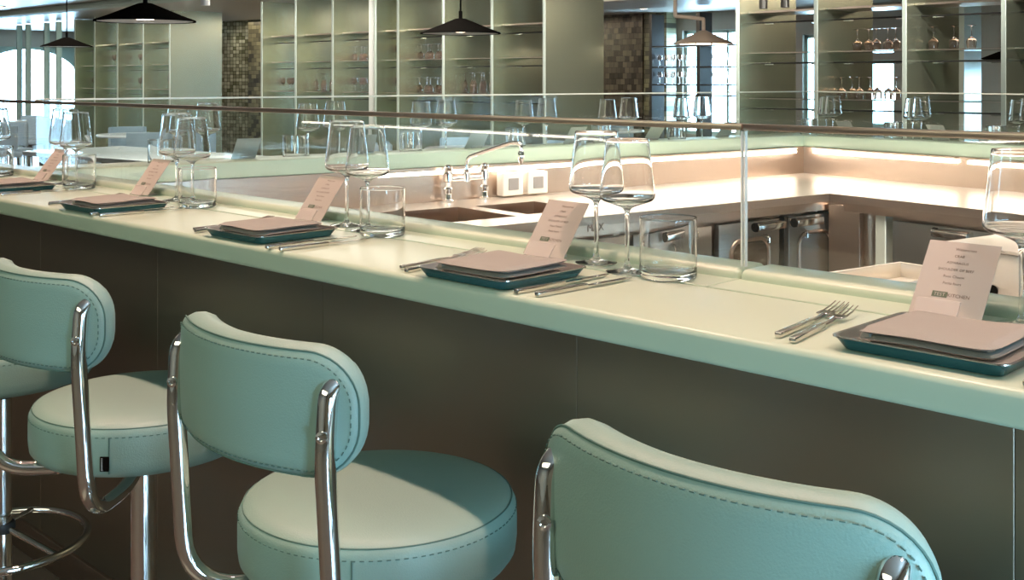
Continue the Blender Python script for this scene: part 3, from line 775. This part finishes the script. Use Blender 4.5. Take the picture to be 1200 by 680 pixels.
# ---------------------------------------------------------------- glass racks with steel partitions
fd = Vector((-.99926, .0386)); fn = Vector((.0386, .99926)); F0 = Vector((-3.12, 8.07)); ang_n = math.atan2(fn.y, fn.x)
def fpos(X): t = (F0.x - X) / .99926; return F0 + fd * t
FX = [-2.30, -3.12, -3.86, -4.61, -5.36, -7.67, -8.44, -9.23, -10.04, -10.47, -11.35, -12.18, -13.01, -15.65, -16.54, -17.47, -18.36, -19.18]
FL = .86
proto_fin = None
NB = ['rightmost partition, cut by the picture edge', 'second partition from the right', 'third partition from the right', 'fourth partition from the right',
      'fifth partition from the right, left of the dark tiled opening', 'sixth partition from the right, behind the middle pendant', 'seventh partition from the right', 'eighth partition from the right']
for k, x in enumerate(FX):
    p = fpos(x)
    nm = 'tall brushed steel rack partition, %s from the right' % (ORD + ['fifteenth', 'sixteenth', 'seventeenth', 'eighteenth'])[k]
    if proto_fin is None:
        t = proto_fin = thing('rack_partition', nm, 'partition', (p.x, p.y, 0), ang_n, 'steel partitions of the glass rack')
        obj('steel_sheet', B((FL / 2, 0, 1.198), (FL, .022, 2.396), .002, 1), 'finsteel', t, False)
        obj('edge_trim', B((-.006, 0, 1.198), (.012, .034, 2.396), .002, 1), 'edge', t, False)
    else: dup(proto_fin, (p.x, p.y, 0), ang_n, nm)
# one thick white post beside the tenth partition
p = fpos(-10.62)
struct('trim_10', B((p.x, p.y + .1, 1.2), (.085, .12, 2.4), .003, 1), 'white')
# slats by the arched window
sl = None
for k, x in enumerate((-19.9, -20.45, -21.35, -21.8)):
    p = fpos(x); lab = '%s pale green vertical slat from the right, in front of the arched window' % ORD[k]
    if sl is None:
        sl = obj('slat', B((0, 0, 1.19), (.05, .10, 2.38), .006, 2), 'cove', None, loc=(p.x, p.y, 0)); tag(sl, lab, 'slat', 'pale green slats')
    else:
        q = sl.copy(); C.objects.link(q); q.location = (p.x, p.y, 0); q['label'] = lab
bays = [(i, FX[i], FX[i + 1]) for i in range(len(FX) - 1) if FX[i] - FX[i + 1] < 1.2]
OFF = .34
bayname = {}
for i, xr, xl in bays:
    L = (xr - xl) - .024; a = fpos(xr); b = fpos(xl); m = (a + b) / 2 + fn * OFF
    n = ORD[i] if i < 14 else ['fifteenth', 'sixteenth', 'seventeenth', 'eighteenth'][i - 14]
    bayname[i] = 'rack bay %s from right' % n
    zs = ((1.93, 'top'), (1.585, 'middle'), (1.20, 'low'))
    for z, lv in zs:
        t = thing('rack_shelf', '%s shelf of %s' % (lv, bayname[i]), 'shelf', (m.x, m.y, z), math.atan2(fd.y, fd.x), 'shelves of the glass rack')
        if lv == 'top': obj('board', B((0, 0, 0), (L, .42, .018), .002, 1), 'steel', t, False)
        else: obj('board', B((0, 0, 0), (L, .38, .012), .001, 1), 'shelfglass', t, False); obj('front_rail', B((0, .19, 0), (L, .006, .009)), 'steel', t, False)
        obj('support_bar', tube([(-L / 2, .10, -.085), (L / 2, .10, -.085)], .007, 8), 'darkm', t)
        for s in (-.30, .32): obj('clip', B((s * L, .085, -.095), (.09, .02, .014), .002, 1), 'cutlery', t)
def shelf_glass_wine(): return lathe([(0, 0), (.034, 0), (.034, .002), (.006, .006), (.0035, .02), (.0035, .08), (.012, .09), (.034, .108), (.038, .125), (.032, .175), (.031, .175), (.036, .125), (.032, .11), (.012, .094), (0, .092)], 14)
def shelf_flute(): return lathe([(0, 0), (.03, 0), (.03, .002), (.005, .006), (.0035, .02), (.0035, .075), (.010, .085), (.024, .12), (.026, .16), (.024, .225), (.023, .225), (.0245, .16), (.0225, .121), (.008, .088), (0, .086)], 14)
proto('sw', 'wine_glass', shelf_glass_wine(), 'rackglass'); proto('sf', 'champagne_flute', shelf_flute(), 'rackglass')
def row(i, z, kind, f0, f1, n, lv, inv):
    xr, xl = [(r_, l_) for j, r_, l_ in bays if j == i][0]
    for k in range(n):
        f = f0 + (f1 - f0) * k / max(1, n - 1)
        p = fpos(xl + (xr - xl) * f) + fn * (OFF - .04 + .03 * (k % 2))
        zz = z + .0062 + ((.1752 if kind == 'sw' else .2252) if inv else 0)
        nm = 'wine glass' if kind == 'sw' else 'flute glass'
        o = put(kind, '%s%s, %s from left on the %s shelf of %s' % ('upturned ' if inv else '', nm, ORD[k], lv, bayname[i]), nm, p.x, p.y, zz, tilt=math.pi if inv else 0, group='glassware on the racks')
MID, LOW = 1.585, 1.20
row(2, MID, 'sw', .25, .80, 6, 'middle', True); row(2, LOW, 'sw', .06, .80, 8, 'low', True)
row(0, LOW, 'sw', .3, .9, 5, 'low', False)
row(6, LOW, 'sf', .02, .62, 7, 'low', True); row(7, MID, 'sw', .05, .62, 6, 'middle', True); row(7, LOW, 'sw', .02, .62, 6, 'low', True)
row(8, MID, 'sw', .1, .8, 3, 'middle', False); row(8, LOW, 'sw', .1, .8, 3, 'low', False)
row(9, MID, 'sw', .05, .6, 6, 'middle', True); row(9, LOW, 'sw', .05, .6, 6, 'low', False)
row(10, LOW, 'sf', .02, .6, 6, 'low', True)
row(13, LOW, 'sf', .3, .9, 3, 'low', False); row(14, MID, 'sw', .2, .8, 4, 'middle', False); row(14, LOW, 'sw', .2, .8, 4, 'low', False)
row(1, MID, 'sw', .1, .5, 3, 'middle', True); row(15, MID, 'sw', .1, .7, 4, 'middle', False); row(12 - 1, LOW, 'sw', .05, .6, 5, 'low', False)
row(16, LOW, 'sw', .1, .7, 4, 'low', False)
# bottle rack in front of the rear window
br = thing('display_rack', 'open dark rack of glassware in front of the bright rear window', 'rack', (-9.3, 13.3, 0), 0)
obj('post', B((-.83, 0, 1.15), (.04, .30, 2.3)), 'darkm', br, False); obj('post', B((.0, 0, 1.15), (.06, .30, 2.3)), 'darkm', br, False); obj('post', B((.86, 0, 1.15), (.04, .30, 2.3)), 'darkm', br, False)
for z in (1.13, 1.28, 1.53, 1.83): obj('shelf', B((0, 0, z), (1.66, .28, .018)), 'darkm', br, False)
for lv, z in (('lower', 1.289), ('upper', 1.539)):
    for k in range(14):
        x = -9.3 - .76 + .118 * k
        if abs(x + 9.3) < .07 or abs(x + 10.13) < .07 or abs(x + 8.44) < .07: continue
        put('sw', 'wine glass %s from the left on the %s shelf of the rear window rack' % (ORD[k], lv), 'wine glass', x, 13.28, z, group='glassware on the rear window rack')

# ---------------------------------------------------------------- pendant lamps and spots
def pendant(label, loc, r=.30, mat='black'):
    t = thing('pendant_lamp', label, 'pendant lamp', loc, 0, 'black cone pendant lamps')
    obj('lamp_shade', lathe([(.018, .115), (.04, .112), (.13, .075), (.22, .038), (r - .004, .010), (r, .004), (r, 0), (r - .004, .0), (r - .006, .007), (.22, .033), (.13, .070), (.04, .106), (.018, .109)], 48, close=True), mat, t)
    obj('reflector', lathe([(0, .022), (r - .02, .006), (r - .02, .0035), (0, .018)], 40), 'lampin', t)
    obj('bulb_lens', lathe([(0, .014), (.05, .013), (.05, .019), (0, .019)], 24), 'down', t)
    h = 2.4 - loc[2]
    obj('rod', tube([(0, 0, .11), (0, 0, h)], .007, 10), mat, t)
    obj('rod_joint', tube([(0, 0, .11), (0, 0, .17)], .014, 12), mat, t)
    obj('ceiling_rose', lathe([(0, h), (.05, h), (.05, h - .02), (0, h - .02)], 24), mat, t)
    return t
pendant('large black cone pendant lamp hanging near the left, largest of its kind', (-6.43, 3.35, 1.715))
pendant('small dark cone pendant lamp before the arched window', (-13.54, 6.03, 1.755))
pendant('black cone pendant lamp hanging in the middle, in front of the steel rack', (-6.17, 5.72, 1.70))
pendant('tiny dark pendant lamp far away between the two rightmost partitions', (-5.05, 13.0, 1.56), .16)
t = thing('arm_lamp', 'beige cone lamp on an angled arm, before the rear window rack', 'lamp', (-6.98, 9.97, 1.73), 0)
obj('lamp_shade', lathe([(0, .15), (.03, .148), (.15, .09), (.30, .02), (.32, 0), (.31, 0), (.29, .012), (.15, .08), (0, .13)], 40), 'beige', t)
obj('diffuser', lathe([(0, .022), (.285, .010), (.285, .004), (0, .014)], 40), 'white', t)
for k in range(3):
    a = R(45.4 ) ; dx = -.17 + .17 * k
    obj('lens', lathe([(0, .0), (.075, .0), (.075, .010), (0, .010)], 24, c=(dx * .712, dx * .702, 0)), 'down', t)
q = (-.30 * .712 - .0, -.30 * .702)
obj('arm', tube(rounded([(0, 0, .14), (0, 0, .27), (q[0], q[1], .30), (q[0], q[1], .67)], .01), .020, 12), 'beige', t)
obj('motor_box', B((q[0], q[1], .64), (.10, .10, .05), .005, 1), 'darkm', t)
t = thing('ceiling_spotlight', 'small white cylinder spotlight on the ceiling beside the largest pendant', 'spotlight', (-7.1, 4.15, 1.88), 0)
obj('body', tube([(0, 0, .0), (0, 0, .14)], .032, 20), 'white', t); obj('stem', tube([(0, 0, .14), (0, 0, .52)], .008, 8), 'white', t)
for k, x in enumerate((-4.93, -5.14)):
    p = fpos(x)
    t = thing('ceiling_spotlight', ('right' if k == 0 else 'left') + ' one of two dark cylinder spotlights above the fourth partition from the right', 'spotlight', (p.x, p.y + .05, 1.95), 0, 'dark cylinder spotlights')
    obj('body', tube([(0, 0, 0), (0, 0, .13)], .035, 20), 'darkm', t); obj('stem', tube([(0, 0, .13), (0, 0, .45)], .01, 8), 'darkm', t)
dl = None
for k, (x, y) in enumerate([(-10.3, 13.2), (-9.0, 12.4), (-11.6, 12.6), (-6.3, 12.3), (-5.4, 12.2), (-13.0, 7.2), (-14.2, 4.6), (-11.5, 4.0), (-16.5, 6.4)]):
    lab = 'round recessed ceiling light, %s of those scattered over the far ceiling' % ORD[k]
    if dl is None:
        dl = thing('ceiling_light', lab, 'ceiling light', (x, y, 2.388), 0, 'recessed ceiling lights')
        obj('ring', lathe([(.045, .012), (.062, .012), (.062, 0), (.045, 0)], 24, close=True), 'white', dl); obj('lens', lathe([(0, .010), (.044, .010), (.044, .004), (0, .004)], 24), 'down', dl)
    else: dup(dl, (x, y, 2.388), 0, lab)
for k, (x, y, l) in enumerate([(-4.4, 10.6, 1.4), (-3.6, 10.2, 1.2)]):
    t = thing('ceiling_light_panel', 'flat rectangular ceiling light seen over the rack, the %s one' % ('left' if k == 0 else 'right'), 'ceiling light', (x, y, 2.385), 0, 'flat ceiling light panels')
    obj('frame', B((0, 0, .006), (l * .6, .9, .014)), 'white', t, False); obj('diffuser', B((0, 0, -.002), (l * .55, .84, .004)), 'down', t, False)

# ---------------------------------------------------------------- dining area beyond the counters
t = thing('communal_table', 'long pale blue-white table beyond the left counter wing', 'table', (-8.7, 4.55, 0), R(5))
obj('tabletop', B((0, 0, .73), (2.3, .95, .04), .01, 3), 'tablewood', t)
for sx in (-1, 1):
    for sy in (-1, 1): obj('leg', B((sx * 1.0, sy * .36, .355), (.06, .06, .71), .004, 1), 'darkm', t, False)
def make_table(label):
    t = thing('dining_table', label, 'table', (0, 0, 0), 0, 'round dining tables beyond the counters')
    obj('tabletop', lathe([(0, .75), (.42, .75), (.43, .742), (.43, .728), (.42, .722), (0, .722)], 40), 'tablewood', t)
    obj('pedestal', lathe([(0, .722), (.10, .722), (.03, .69), (.03, .06), (.05, .03), (0, .03)], 20), 'darkm', t)
    obj('foot_plate', lathe([(0, .03), (.22, .022), (.25, .008), (.25, 0), (0, 0)], 32), 'darkm', t); return t
def make_chair(label):
    t = thing('dining_chair', label, 'chair', (0, 0, 0), 0, 'blue-grey dining chairs beyond the counters')
    obj('seat', B((0, 0, .45), (.46, .44, .07), .025, 3), 'chairfab', t)
    bm = bmesh.new(); n = 12
    for a_, b_ in ((0, 1),):
        v = {}
        for k in range(n + 1):
            ph = R(-62 + 124 * k / n)
            for q_, (rr0, z) in enumerate(((.25, .50), (.25, .80), (.21, .80), (.21, .50))): v[k, q_] = bm.verts.new((rr0 * math.sin(ph), -.0 - rr0 * math.cos(ph), z))
        for k in range(n):
            for q_ in range(4): bm.faces.new((v[k, q_], v[k + 1, q_], v[k + 1, (q_ + 1) % 4], v[k, (q_ + 1) % 4]))
        bm.faces.new([v[0, q_] for q_ in range(4)]); bm.faces.new([v[n, q_] for q_ in range(4)])
    bmesh.ops.bevel(bm, geom=list(bm.edges), offset=.008, segments=2, affect='EDGES')
    obj('backrest', bm, 'chairfab', t)
    for sx in (-1, 1):
        for sy in (-1, 1): obj('leg', tube([(sx * .18, sy * .17, .42), (sx * .21, sy * .20, 0)], [.014, .009], 10), 'darkm', t)
    return t
tb0 = chr0 = None
TB = [(-6.6, 2.3), (-10.9, 3.0), (-7.4, 7.0), (-11.9, 6.1), (-12.6, 3.4), (-14.6, 5.2), (-8.8, 10.6), (-6.6, 11.6), (-11.4, 10.4), (-4.6, 10.8), (-2.9, 10.6), (-17.2, 6.6)]
n = 0
for k, (x, y) in enumerate(TB):
    lab = 'pale round dining table beyond the counters, %s outward from the left wing' % ORD[k]
    if tb0 is None: tb0 = make_table(lab); tb0.location = (x, y, 0)
    else: dup(tb0, (x, y, 0), 0, lab)
    for j, a in enumerate((20, 110, 200, 290)):
        a = R(a + 17 * k); px, py = x + .62 * math.cos(a), y + .62 * math.sin(a); rz = a + R(90)
        lab = 'blue-grey dining chair with curved back, %s around the %s far table' % (ORD[j], ORD[k])
        if chr0 is None: chr0 = make_chair(lab); chr0.location = (px, py, 0); chr0.rotation_euler = (0, 0, rz)
        else: dup(chr0, (px, py, 0), rz, lab)
t = thing('potted_plant', 'green potted plant seen between the two rightmost rack partitions', 'plant', (-4.1, 12.3, 0), 0)
obj('plant_pot', lathe([(0, 0), (.14, 0), (.19, .4), (.17, .4), (.16, .36), (0, .36)], 28), 'pot', t)
bm = bmesh.new()
for k in range(60):
    a = random.uniform(0, 6.28); e = random.uniform(.3, 1.2); l = random.uniform(.35, .75)
    b0 = Vector((0, 0, .36)); d = Vector((math.cos(a) * math.cos(e), math.sin(a) * math.cos(e), math.sin(e))); s = Vector((-math.sin(a), math.cos(a), 0)) * .022
    pts = [b0 + d * l * f - Vector((0, 0, .25 * l * f * f)) for f in (0, .4, .75, 1)]
    up = Vector((0, 0, .004)); prev = None
    for f, p in zip((.3, 1, .8, .05), pts):
        r_ = [bm.verts.new(p + s * f), bm.verts.new(p - s * f), bm.verts.new(p - s * f + up), bm.verts.new(p + s * f + up)]
        if prev:
            for q_ in range(4): bm.faces.new((prev[q_], prev[(q_ + 1) % 4], r_[(q_ + 1) % 4], r_[q_]))
        prev = r_
obj('leaves', bm, 'leaf', t)
for k_, o_ in list(P_.items()):
    if o_.get('proto'): bpy.data.objects.remove(o_)
